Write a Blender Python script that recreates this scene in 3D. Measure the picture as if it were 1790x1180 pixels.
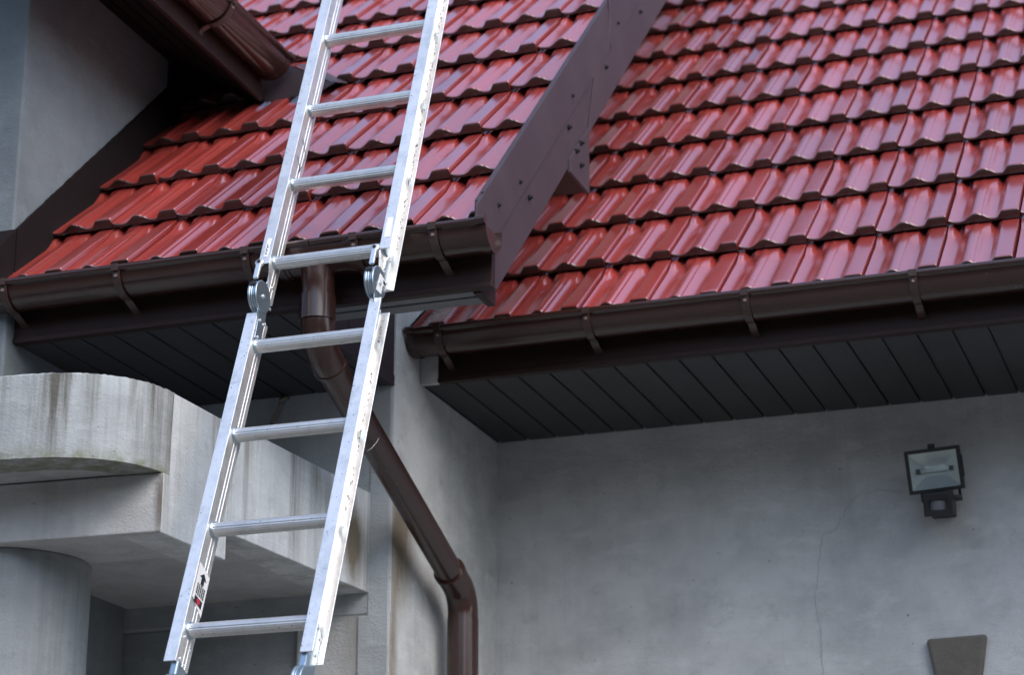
import bpy, bmesh, math, random
from mathutils import Vector, Matrix
random.seed(7)
R = math.radians
H = 1.65                       # eye height: every coordinate below is measured from the eye

sc = bpy.context.scene
for o in list(bpy.data.objects):
    bpy.data.objects.remove(o)

# ------------------------------------------------------------------ camera
cam_d = bpy.data.cameras.new("camera")
cam = bpy.data.objects.new("camera", cam_d)
sc.collection.objects.link(cam)
sc.camera = cam
cam_d.sensor_width = 36.0
cam_d.lens = 78.32
cam_d.clip_start = 0.05
cam_d.clip_end = 3000
az, pt, rl = R(-19.323), R(18.440), R(-0.082)
fw = Vector((math.sin(az)*math.cos(pt), math.cos(az)*math.cos(pt), math.sin(pt)))
rt0 = Vector((math.cos(az), -math.sin(az), 0))
up0 = rt0.cross(fw)
rt = math.cos(rl)*rt0 + math.sin(rl)*up0
up = -math.sin(rl)*rt0 + math.cos(rl)*up0
m3 = Matrix((rt, up, -fw)).transposed()
cam.matrix_world = Matrix.Translation((0, 0, H)) @ m3.to_4x4()
cam_d.dof.use_dof = True
cam_d.dof.focus_distance = 5.25
cam_d.dof.aperture_fstop = 4.0

# ------------------------------------------------------------------ sky and sun (overcast)
SUN = Vector((0.66, -0.54, 0.80)).normalized()
el = math.asin(SUN.z)
w = bpy.data.worlds.new("World")
sc.world = w
w.use_nodes = True
nt = w.node_tree
bg = nt.nodes["Background"]
sky = nt.nodes.new("ShaderNodeTexSky")
sky.sky_type = 'NISHITA'
sky.sun_disc = False
sky.sun_elevation = el
sky.sun_rotation = math.atan2(SUN.x, SUN.y)
sky.air_density = 1.0
sky.dust_density = 2.0
sky.ozone_density = 1.0
nt.links.new(sky.outputs[0], bg.inputs[0])
bg.inputs[1].default_value = 0.15
sd = bpy.data.lights.new("sun", 'SUN')
sd.energy = 0.5
sd.angle = R(34)
sd.color = (1.0, 0.975, 0.95)
so = bpy.data.objects.new("sun", sd)
sc.collection.objects.link(so)
so.rotation_euler = SUN.to_track_quat('Z', 'Y').to_euler()
so.location = (4, -4, 8)

sc.view_settings.view_transform = 'Standard'
sc.view_settings.look = 'None'
sc.view_settings.gamma = 1.0
sc.view_settings.exposure = 1.32

# ------------------------------------------------------------------ mesh helpers
C = sc.collection

def thing(name, label, cat, loc, group=None):
    o = bpy.data.objects.new(name, None)
    o.empty_display_size = 0.1
    C.objects.link(o)
    o.location = (loc[0], loc[1], loc[2] + H)
    o['label'] = label
    o['category'] = cat
    if group:
        o['group'] = group
    return o

def wloc(o):
    p = Vector((0, 0, 0))
    while o:
        p += o.location
        o = o.parent
    return p

class MB:
    def __init__(s):
        s.v, s.f, s.tone, s.edge = [], [], [], []
        s.cur = 0.5; s.ed = 0.0
    def vert(s, p):
        s.v.append(Vector(p)); s.tone.append(s.cur); s.edge.append(s.ed)
        return len(s.v) - 1
    def face(s, *ids):
        s.f.append(tuple(ids))
    def hexa(s, c):                       # 8 corners: 4 of one end, 4 of the other
        i = [s.vert(p) for p in c]
        for q in ((3, 2, 1, 0), (4, 5, 6, 7), (0, 1, 5, 4), (1, 2, 6, 5), (2, 3, 7, 6), (3, 0, 4, 7)):
            s.face(*[i[k] for k in q])
    def box(s, x0, x1, y0, y1, z0, z1):
        s.hexa([(x0, y0, z0), (x1, y0, z0), (x1, y1, z0), (x0, y1, z0),
                (x0, y0, z1), (x1, y0, z1), (x1, y1, z1), (x0, y1, z1)])
    def obox(s, o, a, b, c, a0, a1, b0, b1, c0, c1):
        P = lambda x, y, z: o + a*x + b*y + c*z
        s.hexa([P(a0, b0, c0), P(a1, b0, c0), P(a1, b1, c0), P(a0, b1, c0),
                P(a0, b0, c1), P(a1, b0, c1), P(a1, b1, c1), P(a0, b1, c1)])
    def prism(s, poly, d):                # poly: list of points, d: extrusion vector
        d = Vector(d)
        a = [s.vert(p) for p in poly]
        b = [s.vert(Vector(p) + d) for p in poly]
        n = len(poly)
        s.face(*reversed(a)); s.face(*b)
        for k in range(n):
            s.face(a[k], a[(k+1) % n], b[(k+1) % n], b[k])
    def strip(s, prof, pts_a, closed=False):
        pass
    def sweep(s, profile, p0, p1, ex, ey, closed=True, caps=True):
        """2D profile swept straight from p0 to p1"""
        p0, p1, ex, ey = Vector(p0), Vector(p1), Vector(ex), Vector(ey)
        a = [s.vert(p0 + ex*x + ey*y) for x, y in profile]
        b = [s.vert(p1 + ex*x + ey*y) for x, y in profile]
        n = len(profile)
        for k in range(n if closed else n-1):
            s.face(a[k], a[(k+1) % n], b[(k+1) % n], b[k])
        if caps and closed:
            s.face(*reversed(a)); s.face(*b)
    def tube(s, path, rad, seg=20, caps=True):
        path = [Vector(p) for p in path]
        if not hasattr(rad, '__len__'):
            rad = [rad]*len(path)
        rings = []
        t0 = (path[1]-path[0]).normalized()
        ref = Vector((0, 0, 1)) if abs(t0.z) < .9 else Vector((1, 0, 0))
        nrm = (ref - t0*ref.dot(t0)).normalized()
        for k, p in enumerate(path):
            if k == 0: t = t0
            elif k == len(path)-1: t = (path[k]-path[k-1]).normalized()
            else: t = ((path[k]-path[k-1]).normalized() + (path[k+1]-path[k]).normalized()).normalized()
            nrm = (nrm - t*nrm.dot(t)).normalized()
            bn = t.cross(nrm)
            sc_ = 1.0
            rings.append([s.vert(p + (nrm*math.cos(2*math.pi*j/seg) + bn*math.sin(2*math.pi*j/seg))*rad[k]) for j in range(seg)])
        for a, b in zip(rings, rings[1:]):
            for j in range(seg):
                s.face(a[j], a[(j+1) % seg], b[(j+1) % seg], b[j])
        if caps:
            s.face(*reversed(rings[0])); s.face(*rings[-1])
    def build(s, name, mat, parent=None, smooth=False, bevel=0, auto=None, label=None):
        base = wloc(parent) if parent else Vector((0, 0, 0))
        off = Vector((0, 0, H)) - base
        me = bpy.data.meshes.new(name)
        me.from_pydata([tuple(p + off) for p in s.v], [], s.f)
        bm = bmesh.new(); bm.from_mesh(me)
        bmesh.ops.recalc_face_normals(bm, faces=bm.faces)
        bm.to_mesh(me); bm.free()
        at = me.attributes.new("tone", 'FLOAT', 'POINT')
        at.data.foreach_set("value", s.tone)
        at = me.attributes.new("lip_shade", 'FLOAT', 'POINT')
        at.data.foreach_set("value", s.edge)
        me.materials.append(mat)
        if smooth:
            me.shade_smooth()
            if auto:
                me.set_sharp_from_angle(angle=R(auto))
        o = bpy.data.objects.new(name, me)
        C.objects.link(o)
        if parent:
            o.parent = parent
        if bevel:
            bv = o.modifiers.new("bevel", 'BEVEL')
            bv.width = bevel; bv.segments = 2; bv.limit_method = 'ANGLE'; bv.angle_limit = R(40)
            bv.harden_normals = False
        if label:
            o['label'] = label
        return o

def islands(mb, name, mat, parent, **kw):
    """each connected piece becomes an object of its own"""
    par = list(range(len(mb.v)))
    def find(a):
        while par[a] != a:
            par[a] = par[par[a]]; a = par[a]
        return a
    for f in mb.f:
        for k in f[1:]:
            par[find(f[0])] = find(k)
    groups = {}
    for f in mb.f:
        groups.setdefault(find(f[0]), []).append(f)
    out = []
    for fs in groups.values():
        q = MB(); mp = {}
        for f in fs:
            for k in f:
                if k not in mp: mp[k] = q.vert(mb.v[k])
            q.face(*[mp[k] for k in f])
        out.append(q.build(name, mat, parent, **kw))
    return out

def tag(o, label, cat, group=None):
    o['label'] = label; o['category'] = cat
    if group: o['group'] = group

def structure(o):
    o['kind'] = 'structure'

def copy_tree(o, parent, shift=(0, 0, 0)):
    c = o.copy()
    C.objects.link(c)
    c.parent = parent
    c.location = o.location + Vector(shift)
    for ch in list(o.children):
        copy_tree(ch, c)
    return c

# ------------------------------------------------------------------ materials
def base_mat(name):
    m = bpy.data.materials.new(name)
    m.use_nodes = True
    n = m.node_tree
    return m, n, n.nodes["Principled BSDF"], n.nodes, n.links

def N(nodes, t, **kw):
    x = nodes.new(t)
    for k, v in kw.items():
        if k.startswith('i_'):
            x.inputs[k[2:].replace('_', ' ')].default_value = v
        else:
            setattr(x, k, v)
    return x

def noise(nodes, links, scale, detail=4, rough=.55, vec=None, stretch=None):
    n = nodes.new("ShaderNodeTexNoise")
    n.inputs['Scale'].default_value = scale
    n.inputs['Detail'].default_value = detail
    n.inputs['Roughness'].default_value = rough
    if vec is None:
        g = nodes.new("ShaderNodeNewGeometry"); vec = g.outputs['Position']
    if stretch:
        mp = nodes.new("ShaderNodeMapping"); mp.inputs['Scale'].default_value = stretch
        links.new(vec, mp.inputs['Vector']); vec = mp.outputs['Vector']
    links.new(vec, n.inputs['Vector'])
    return n.outputs['Fac']

def ramp(nodes, links, fac, stops):
    r = nodes.new("ShaderNodeValToRGB")
    e = r.color_ramp.elements
    e[0].position, e[0].color = stops[0][0], (*stops[0][1], 1)
    e[1].position, e[1].color = stops[-1][0], (*stops[-1][1], 1)
    for p, c in stops[1:-1]:
        k = e.new(p); k.color = (*c, 1)
    links.new(fac, r.inputs[0])
    return r.outputs[0]

def mix(nodes, links, fac, a, b, mode='MIX'):
    m = nodes.new("ShaderNodeMix"); m.data_type = 'RGBA'; m.blend_type = mode
    for sock, val in ((m.inputs[0], fac), (m.inputs[6], a), (m.inputs[7], b)):
        if hasattr(val, 'links'): links.new(val, sock)
        elif isinstance(val, (int, float)): sock.default_value = val
        else: sock.default_value = (*val, 1)
    return m.outputs[2]

def mth(nodes, links, op, a, b=None, clamp=False):
    m = nodes.new("ShaderNodeMath"); m.operation = op; m.use_clamp = clamp
    for sock, val in ((m.inputs[0], a), (m.inputs[1], b)):
        if val is None: continue
        if hasattr(val, 'links'): links.new(val, sock)
        else: sock.default_value = val
    return m.outputs[0]

def bump(nodes, links, fac, strength, dist, bsdf):
    b = nodes.new("ShaderNodeBump")
    b.inputs['Strength'].default_value = strength
    b.inputs['Distance'].default_value = dist
    links.new(fac, b.inputs['Height'])
    links.new(b.outputs[0], bsdf.inputs['Normal'])

def speckle(nodes, links, scale, thr, vec=None):
    """small round dirt spots"""
    v = nodes.new("ShaderNodeTexVoronoi"); v.inputs['Scale'].default_value = scale
    if vec is None:
        vec = nodes.new("ShaderNodeNewGeometry").outputs['Position']
    links.new(vec, v.inputs['Vector'])
    d = mth(nodes, links, 'LESS_THAN', v.outputs['Distance'], thr)
    col = nodes.new("ShaderNodeSeparateColor"); links.new(v.outputs['Color'], col.inputs[0])
    k = mth(nodes, links, 'GREATER_THAN', col.outputs[0], .6)
    return mth(nodes, links, 'MULTIPLY', d, k)

def plaster(name, col, dark, streak=None, streak_top=None, streak_len=.3, moss=None, brown=None, spots=True, vertical=0.0):
    m, t, b, n, l = base_mat(name)
    pos = n.new("ShaderNodeNewGeometry").outputs['Position']
    big = noise(n, l, 2.2, 5, .6, pos)
    mid = noise(n, l, 9, 6, .62, pos)
    fine = noise(n, l, 140, 3, .6, pos)
    f1 = mth(n, l, 'ADD', mth(n, l, 'MULTIPLY', big, .6), mth(n, l, 'MULTIPLY', mid, .4))
    c = ramp(n, l, f1, [(.33, dark), (.56, col), (.75, tuple(min(1, x*1.06) for x in col))])
    # rain marks: tall thin noise
    vs = noise(n, l, 1, 5, .7, pos, (26, 26, 1.1))
    msk = mth(n, l, 'MULTIPLY', mth(n, l, 'SUBTRACT', noise(n, l, 3.1, 3, .6, pos, (1, 1, .5)), .40, True), 3.2 + 4*vertical, True)
    c = mix(n, l, mth(n, l, 'MULTIPLY', mth(n, l, 'MULTIPLY', mth(n, l, 'SUBTRACT', vs, .45, True), msk), 1.1 + vertical), c, tuple(x*.62 for x in dark))
    # trowel sweeps and pale lime patches
    tr = noise(n, l, 6, 6, .68, pos, (1.3, 1.3, 3.4))
    c = mix(n, l, mth(n, l, 'MULTIPLY', mth(n, l, 'SUBTRACT', tr, .53, True), 2.6, True), c, tuple(min(1, x*1.22) for x in col))
    tr2 = noise(n, l, 15, 6, .74, pos)
    c = mix(n, l, mth(n, l, 'MULTIPLY', mth(n, l, 'SUBTRACT', tr2, .56, True), 2.2, True), c, tuple(x*.70 for x in dark))
    sep = n.new("ShaderNodeSeparateXYZ"); l.new(pos, sep.inputs[0])
    if streak:
        z = sep.outputs[2]
        g = mth(n, l, 'DIVIDE', mth(n, l, 'SUBTRACT', z, streak_top + H - streak_len), streak_len, True)
        s1 = noise(n, l, 1, 4, .6, pos, (13, 13, .8))
        s2 = noise(n, l, 1, 4, .75, pos, (60, 60, 3))
        sm = mth(n, l, 'MULTIPLY', mth(n, l, 'SUBTRACT', s1, .44, True), mth(n, l, 'ADD', mth(n, l, 'SUBTRACT', s2, .35, True), .08))
        sm = mth(n, l, 'MULTIPLY', mth(n, l, 'MULTIPLY', sm, mth(n, l, 'POWER', g, .6)), 26, True)
        c = mix(n, l, sm, c, streak)
    if moss:
        z0, hgt, mcol = moss
        g = mth(n, l, 'SUBTRACT', 1.0, mth(n, l, 'DIVIDE', mth(n, l, 'SUBTRACT', sep.outputs[2], z0 + H), hgt), True)
        s3 = noise(n, l, 24, 5, .7, pos)
        sm = mth(n, l, 'MULTIPLY', mth(n, l, 'SUBTRACT', s3, .36, True), mth(n, l, 'MULTIPLY', g, 3.4), True)
        c = mix(n, l, sm, c, mcol)
    for st in (brown or []):
        ctr, size, bcol, amt = st
        d = n.new("ShaderNodeVectorMath"); d.operation = 'SUBTRACT'; l.new(pos, d.inputs[0]); d.inputs[1].default_value = (ctr[0], ctr[1], ctr[2]+H)
        d2 = n.new("ShaderNodeVectorMath"); d2.operation = 'DIVIDE'; l.new(d.outputs[0], d2.inputs[0]); d2.inputs[1].default_value = size
        ln = n.new("ShaderNodeVectorMath"); ln.operation = 'LENGTH'; l.new(d2.outputs[0], ln.inputs[0])
        g = mth(n, l, 'SUBTRACT', 1.0, ln.outputs['Value'], True)
        s4 = noise(n, l, 1, 5, .7, pos, (40, 40, 9))
        sm = mth(n, l, 'MULTIPLY', mth(n, l, 'MULTIPLY', g, mth(n, l, 'ADD', s4, .15)), amt, True)
        c = mix(n, l, sm, c, bcol)
    if spots:
        c = mix(n, l, mth(n, l, 'MULTIPLY', speckle(n, l, 26, .075, pos), .55), c, (.10, .095, .085))
        c = mix(n, l, mth(n, l, 'MULTIPLY', speckle(n, l, 9, .03, pos), .8), c, (.05, .048, .045))
    c = mix(n, l, mth(n, l, 'MULTIPLY', fine, .18), c, tuple(x*.75 for x in col))
    l.new(c, b.inputs['Base Color'])
    b.inputs['Roughness'].default_value = .88
    b.inputs['Specular IOR Level'].default_value = .25
    hh = mth(n, l, 'ADD', mth(n, l, 'MULTIPLY', mid, .8), mth(n, l, 'MULTIPLY', fine, .5))
    hh = mth(n, l, 'ADD', hh, tr)
    bump(n, l, hh, .45, .008, b)
    return m

def coated(name, col, rough, dirt=.25, spec=.5, dirt_col=(.12, .10, .09), scale=18, metallic=0, stretch=None, spots=0.0, bmp=.12, rvar=.16):
    m, t, b, n, l = base_mat(name)
    pos = n.new("ShaderNodeNewGeometry").outputs['Position']
    a = noise(n, l, scale, 6, .65, pos, stretch)
    f = mth(n, l, 'MULTIPLY', mth(n, l, 'SUBTRACT', a, .42, True), dirt*3, True)
    c = mix(n, l, f, col, dirt_col)
    if spots:
        c = mix(n, l, mth(n, l, 'MULTIPLY', speckle(n, l, 30, .05, pos), spots), c, (.35, .33, .30))
    l.new(c, b.inputs['Base Color'])
    r = mth(n, l, 'ADD', rough - rvar*.4, mth(n, l, 'MULTIPLY', a, rvar))
    l.new(r, b.inputs['Roughness'])
    b.inputs['Metallic'].default_value = metallic
    b.inputs['Specular IOR Level'].default_value = spec
    bump(n, l, a, bmp, .002, b)
    return m

M = {}
WCOL, WDRK = (.50, .52, .525), (.33, .348, .355)
M['wall_plaster'] = plaster('wall_plaster', WCOL, WDRK, brown=[
    ((-2.28, 5.56, 1.42), (.2, .13, .26), (.15, .12, .08), 2.2),
    ((-2.28, 5.52, 1.12), (.2, .05, .5), (.20, .17, .13), 1.6)])
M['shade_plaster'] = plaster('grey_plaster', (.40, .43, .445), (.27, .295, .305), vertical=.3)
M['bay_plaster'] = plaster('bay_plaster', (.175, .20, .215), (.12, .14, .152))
M['parapet_plaster'] = plaster('stained_plaster', (.39, .415, .42), (.26, .28, .285), streak=(.085, .082, .065), streak_top=1.545,
                               streak_len=.24, moss=(1.335, .035, (.13, .14, .06)), vertical=.5)
M['beam_plaster'] = plaster('beam_plaster', (.57, .60, .61), (.43, .455, .465), streak=(.25, .25, .24), streak_top=1.545, streak_len=.4,
                            brown=[((-2.36, 5.41, 1.37), (.3, .07, .14), (.16, .125, .08), 2.6)], vertical=.5)
M['ring_plaster'] = plaster('ring_plaster', (.46, .47, .47), (.33, .34, .34), brown=[((-2.41, 4.44, 1.27), (.03, .06, .12), (.10, .08, .06), 2.5)])
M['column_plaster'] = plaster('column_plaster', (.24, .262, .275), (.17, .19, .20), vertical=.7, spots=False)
M['stone'] = plaster('rough_stone', (.135, .128, .112), (.07, .066, .058))
M['brown_pvc'] = coated('brown_pvc', (.031, .0125, .0098), .23, .12, .6, (.060, .038, .032), 9, spots=.35, bmp=.0, rvar=.08)
M['brown_board'] = coated('brown_board', (.020, .0088, .0075), .5, .2, .22, (.04, .026, .023), 10)
M['purple_metal'] = coated('purple_brown_sheet', (.040, .0245, .0305), .50, .18, .45, (.10, .075, .085), 6, spots=.25)
M['panel_metal'] = coated('dark_purple_sheet', (.034, .021, .028), .45, .2, .4, (.06, .045, .05), 8)
M['bracket_pvc'] = coated('bracket_pvc', (.042, .022, .018), .36, .3, .5, (.07, .05, .044), 30)
M['valley_sheet'] = coated('valley_sheet', (.030, .021, .027), .45, .2, .4, (.08, .06, .07), 8)
M['tar_shade'] = coated('tar_and_eave_shade', (.0105, .0068, .0068), .7, .3, .12, (.018, .015, .017), 14)  # black of the flashings; also paints the shade under the dormer eave
M['rivet_head'] = coated('rivet_head', (.16, .11, .10), .45, .2)
M['soffit'] = coated('graphite_soffit', (.0275, .0275, .029), .5, .5, .4, (.055, .053, .052), 5, stretch=(8, 1, 1), spots=.2)
M['soffit_pale'] = coated('grey_soffit', (.12, .13, .145), .45, .2, .4, (.10, .10, .10), 9)
M['groove'] = coated('groove_black', (.006, .006, .006), .9, .0, .1)
M['black_plastic'] = coated('black_plastic', (.012, .012, .013), .4, .2, .4, (.03, .03, .03), 30)
M['screw'] = coated('screw_black', (.012, .011, .012), .5, .0, .4)
M['cable'] = coated('cable_grey', (.22, .20, .16), .6, .4, .3)
M['thread'] = coated('thread_white', (.65, .63, .58), .7, .1, .3)
M['dark_line'] = coated('crack_dark', (.34, .355, .36), .9, .2, .1, scale=60)
M['sticker_white'] = coated('sticker_white', (.74, .74, .74), .45, .12, .4, (.4, .4, .4), 60)
M['sticker_black'] = coated('sticker_black', (.015, .015, .02), .5, .0, .4)
M['sticker_red'] = coated('sticker_red', (.45, .03, .05), .5, .1, .4)
M['moss'] = coated('moss', (.07, .09, .025), .95, .4, .1, (.04, .04, .02), 90)
M['ground'] = coated('ground_paving', (.25, .235, .21), .92, .5, .2, (.09, .09, .08), 3)

def tile_mat():
    m, t, b, n, l = base_mat('red_glazed_tile')
    pos = n.new("ShaderNodeNewGeometry").outputs['Position']
    at = n.new("ShaderNodeAttribute"); at.attribute_name = 'tone'
    c = ramp(n, l, at.outputs['Fac'], [(0, (.23, .026, .020)), (.5, (.285, .033, .026)), (1, (.34, .041, .032))])
    a = noise(n, l, 26, 6, .7, pos)
    c = mix(n, l, mth(n, l, 'MULTIPLY', mth(n, l, 'SUBTRACT', a, .5, True), .5), c, (.14, .06, .055))
    d = noise(n, l, 5, 4, .6, pos)
    c = mix(n, l, mth(n, l, 'MULTIPLY', mth(n, l, 'SUBTRACT', d, .48, True), .8), c, (.20, .075, .07))
    c = mix(n, l, mth(n, l, 'MULTIPLY', speckle(n, l, 34, .06, pos), .35), c, (.35, .28, .25))
    gr_ = n.new("ShaderNodeAttribute"); gr_.attribute_name = 'lip_shade'
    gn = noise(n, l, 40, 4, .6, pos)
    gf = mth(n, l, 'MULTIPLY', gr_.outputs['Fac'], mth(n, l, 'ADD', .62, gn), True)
    c = mix(n, l, gf, c, (.022, .011, .0085))  # shade on the front lips, painted near-black into the tile colour
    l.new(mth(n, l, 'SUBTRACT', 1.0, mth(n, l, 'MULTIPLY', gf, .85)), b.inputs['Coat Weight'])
    l.new(c, b.inputs['Base Color'])
    r = mth(n, l, 'ADD', .24, mth(n, l, 'MULTIPLY', a, .22))
    l.new(r, b.inputs['Roughness'])
    b.inputs['Specular IOR Level'].default_value = .7
    b.inputs['Coat IOR'].default_value = 2.12
    b.inputs['Coat Roughness'].default_value = .17
    fine = noise(n, l, 110, 3, .6, pos)
    bump(n, l, mth(n, l, 'ADD', fine, a), .06, .0015, b)
    return m
M['tile'] = tile_mat()

def alu_mat(name, col, metal, rough, scr, along):
    m, t, b, n, l = base_mat(name)
    pos = n.new("ShaderNodeNewGeometry").outputs['Position']
    a = noise(n, l, 1, 6, .7, pos, along)
    g = noise(n, l, 30, 6, .72, pos)
    c = mix(n, l, mth(n, l, 'MULTIPLY', mth(n, l, 'SUBTRACT', g, .5, True), scr), col, (.30, .30, .29))
    sp = noise(n, l, 75, 2, .5, pos)
    c = mix(n, l, mth(n, l, 'MULTIPLY', mth(n, l, 'SUBTRACT', sp, .68, True), 5, True), c, (.14, .13, .12))
    ox = noise(n, l, 9, 5, .7, pos)
    c = mix(n, l, mth(n, l, 'MULTIPLY', mth(n, l, 'SUBTRACT', ox, .47, True), 1.6*scr, True), c, (.46, .48, .50))
    sc1 = noise(n, l, 1, 3, .8, pos, (300, 120, 26))
    c = mix(n, l, mth(n, l, 'MULTIPLY', mth(n, l, 'SUBTRACT', sc1, .62, True), 4*scr, True), c, (.26, .26, .25))
    c = mix(n, l, mth(n, l, 'MULTIPLY', speckle(n, l, 70, .10, pos), .75*scr, True), c, (.05, .05, .05))
    l.new(c, b.inputs['Base Color'])
    b.inputs['Metallic'].default_value = metal
    l.new(mth(n, l, 'ADD', rough - .1, mth(n, l, 'MULTIPLY', a, .25)), b.inputs['Roughness'])
    bump(n, l, a, .15, .001, b)
    return m
M['alu'] = alu_mat('brushed_aluminium', (.84, .83, .81), .80, .38, 1.5, (220, 40, 12))
M['alu_rung'] = alu_mat('ribbed_aluminium', (.62, .62, .61), .8, .36, 1.6, (8, 200, 200))
M['zinc'] = alu_mat('zinc_plate', (.36, .45, .52), .85, .30, 1.0, (30, 30, 30))
M['chrome'] = alu_mat('reflector_metal', (.78, .80, .80), .85, .32, .3, (60, 60, 60))

def glass_mat():
    m, t, b, n, l = base_mat('lamp_glass')
    tr = n.new("ShaderNodeBsdfTransparent"); tr.inputs[0].default_value = (.90, .94, .94, 1)
    gl_ = n.new("ShaderNodeBsdfGlossy"); gl_.inputs['Roughness'].default_value = .12
    mx = n.new("ShaderNodeMixShader"); mx.inputs[0].default_value = .10
    l.new(tr.outputs[0], mx.inputs[1]); l.new(gl_.outputs[0], mx.inputs[2])
    l.new(mx.outputs[0], n['Material Output'].inputs['Surface'])
    return m
M['glass'] = glass_mat()

# ------------------------------------------------------------------ ground
g = MB(); s = 600
i = [g.vert(p) for p in ((-s, -s, -H), (s, -s, -H), (s, s, -H), (-s, s, -H))]; g.face(*i)
structure(g.build('ground', M['ground']))

# unseen leafy belt added behind the viewer to block low sky and deepen contrast
def sky_block_leaf_mat():
    m, t, b, n, l = base_mat('sky_block_leaves')
    at = n.new("ShaderNodeAttribute"); at.attribute_name = 'tone'
    l.new(ramp(n, l, at.outputs['Fac'], [(0, (.018, .035, .012)), (1, (.055, .085, .028))]), b.inputs['Base Color'])
    b.inputs['Roughness'].default_value = .6
    return m
M['sky_block_leaf'] = sky_block_leaf_mat()
g = MB(); rt_ = random.Random(5)
for k in range(16000):
    a = R(rt_.uniform(78, 312))                      # from +X round behind the viewer to -X
    rr = rt_.uniform(11, 14)
    top = 6.0 + 1.0*math.sin(a*7) + .8*math.sin(a*17 + 1) + .5*math.sin(a*37)
    p = Vector((rr*math.sin(a), rr*math.cos(a), -H + (top + .3)*rt_.random()**.8))
    e1 = Vector((rt_.gauss(0, 1), rt_.gauss(0, 1), rt_.gauss(0, 1))).normalized()
    e2 = e1.orthogonal().normalized()
    s_ = rt_.uniform(.22, .5)
    g.cur = rt_.random()
    q = [g.vert(p + e1*s_), g.vert(p + e2*s_*.5), g.vert(p - e1*s_), g.vert(p - e2*s_*.5)]
    g.face(*q)
o = g.build('sky_block_trees', M['sky_block_leaf'])
o['kind'] = 'stuff'
tag(o, 'unseen green tree belt added to block low sky behind the viewer', 'trees')

# ------------------------------------------------------------------ house
house = thing('house', 'grey plastered house with red glazed tile roofs, brown eaves and a rounded balcony', 'house', (-2.28, 5.6, -H))
XW, YF, YR, XB, XU = -2.28, 5.508, 6.365, -3.085, -3.120
ZSR, ZSL = 1.902, 1.844
LA, RA = R(43.966), R(42.80)
L1, LG, LROT = Vector((-1.918, 5.001, 2.221)), .33117, -.023
R1, RG, RROT = Vector((-1.970, 5.885, 2.267)), .33980, .005
def zl(y): return L1.z + (y - L1.y)*math.tan(LA)
def zr(y): return R1.z + (y - R1.y)*math.tan(RA)

def wallmesh(fn, mat, label=None, bevel=.004):
    b = MB(); fn(b)
    return b.build('wall', mat, house, bevel=bevel, label=label)

# wing: front wall (upper part), recessed part under the balcony, corner pier and the side wall rising under the verge
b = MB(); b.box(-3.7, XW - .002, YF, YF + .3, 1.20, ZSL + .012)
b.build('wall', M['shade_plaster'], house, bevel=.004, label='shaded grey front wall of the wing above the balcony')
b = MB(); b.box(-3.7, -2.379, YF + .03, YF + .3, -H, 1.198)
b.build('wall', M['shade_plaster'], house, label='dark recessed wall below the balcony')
b = MB(); b.prism([(x, YF - .002, z) for x, z in ((-2.379, -H), (XW - .004, -H), (XW - .004, ZSL - .002), (-2.352, ZSL - .002), (-2.352, 1.197), (-2.379, 1.197))], (0, .302, 0))
b.build('pier', M['shade_plaster'], house, bevel=.006)
b = MB()
b.prism([(XW - .28, YF + .003, -H), (XW - .28, YF + .003, zl(YF) - .07), (XW - .28, 9.0, zl(9.0) - .07), (XW - .28, 9.0, -H)], (.28, 0, 0))
b.build('wall', M['wall_plaster'], house, bevel=.006, label='side wall of the wing behind the downpipe')
b = MB(); b.box(-4.6, XU - .004, 5.6485, 7.5, 1.9, 3.044)
b.build('dormer_shade_panel', M['tar_shade'], house)  # near-black panel painting the deep shade behind the bay wall
# main wall on the right
b = MB(); b.box(XW - .1, 3.0, YR, YR + .3, -H, ZSR + .02)
b.build('wall', M['wall_plaster'], house, label='stained grey wall under the right eave')
# bay with the dormer wall
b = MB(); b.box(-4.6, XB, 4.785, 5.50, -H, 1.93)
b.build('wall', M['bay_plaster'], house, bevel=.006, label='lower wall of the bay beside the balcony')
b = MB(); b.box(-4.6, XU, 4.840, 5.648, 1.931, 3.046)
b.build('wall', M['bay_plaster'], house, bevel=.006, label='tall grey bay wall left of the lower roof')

def crack(pts, name='crack'):
    b = MB()
    P = []
    for a, c in zip(pts, pts[1:]):
        a, c = Vector(a), Vector(c)
        k = max(2, int((c-a).length/.012))
        for q in range(k):
            P.append(a.lerp(c, q/k) + Vector((random.uniform(-.003, .003), 0, random.uniform(-.003, .003))))
    w0 = .0011
    ids = []
    for q, pnt in enumerate(P):
        t = (P[min(q+1, len(P)-1)] - P[max(q-1, 0)]).normalized()
        nn = Vector((-t.z, 0, t.x))*w0*random.uniform(.3, 1.2)
        ids.append((b.vert(pnt+nn), b.vert(pnt-nn), b.vert(pnt-nn+Vector((0, .003, 0))), b.vert(pnt+nn+Vector((0, .003, 0)))))
    for q, r_ in zip(ids, ids[1:]):
        for k in range(4):
            b.face(q[k], q[(k+1) % 4], r_[(k+1) % 4], r_[k])
    return b
crack([(-1.28, YR-.0015, 1.0), (-1.279, YR-.0015, 1.246), (-1.294, YR-.0015, 1.315), (-1.275, YR-.0015, 1.45), (-1.258, YR-.0015, 1.526),
       (-1.223, YR-.0015, 1.535), (-1.186, YR-.0015, 1.598), (-1.150, YR-.0015, 1.638), (-1.081, YR-.0015, 1.646), (-.998, YR-.0015, 1.631)]
      ).build('crack', M['dark_line'], house)

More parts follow.
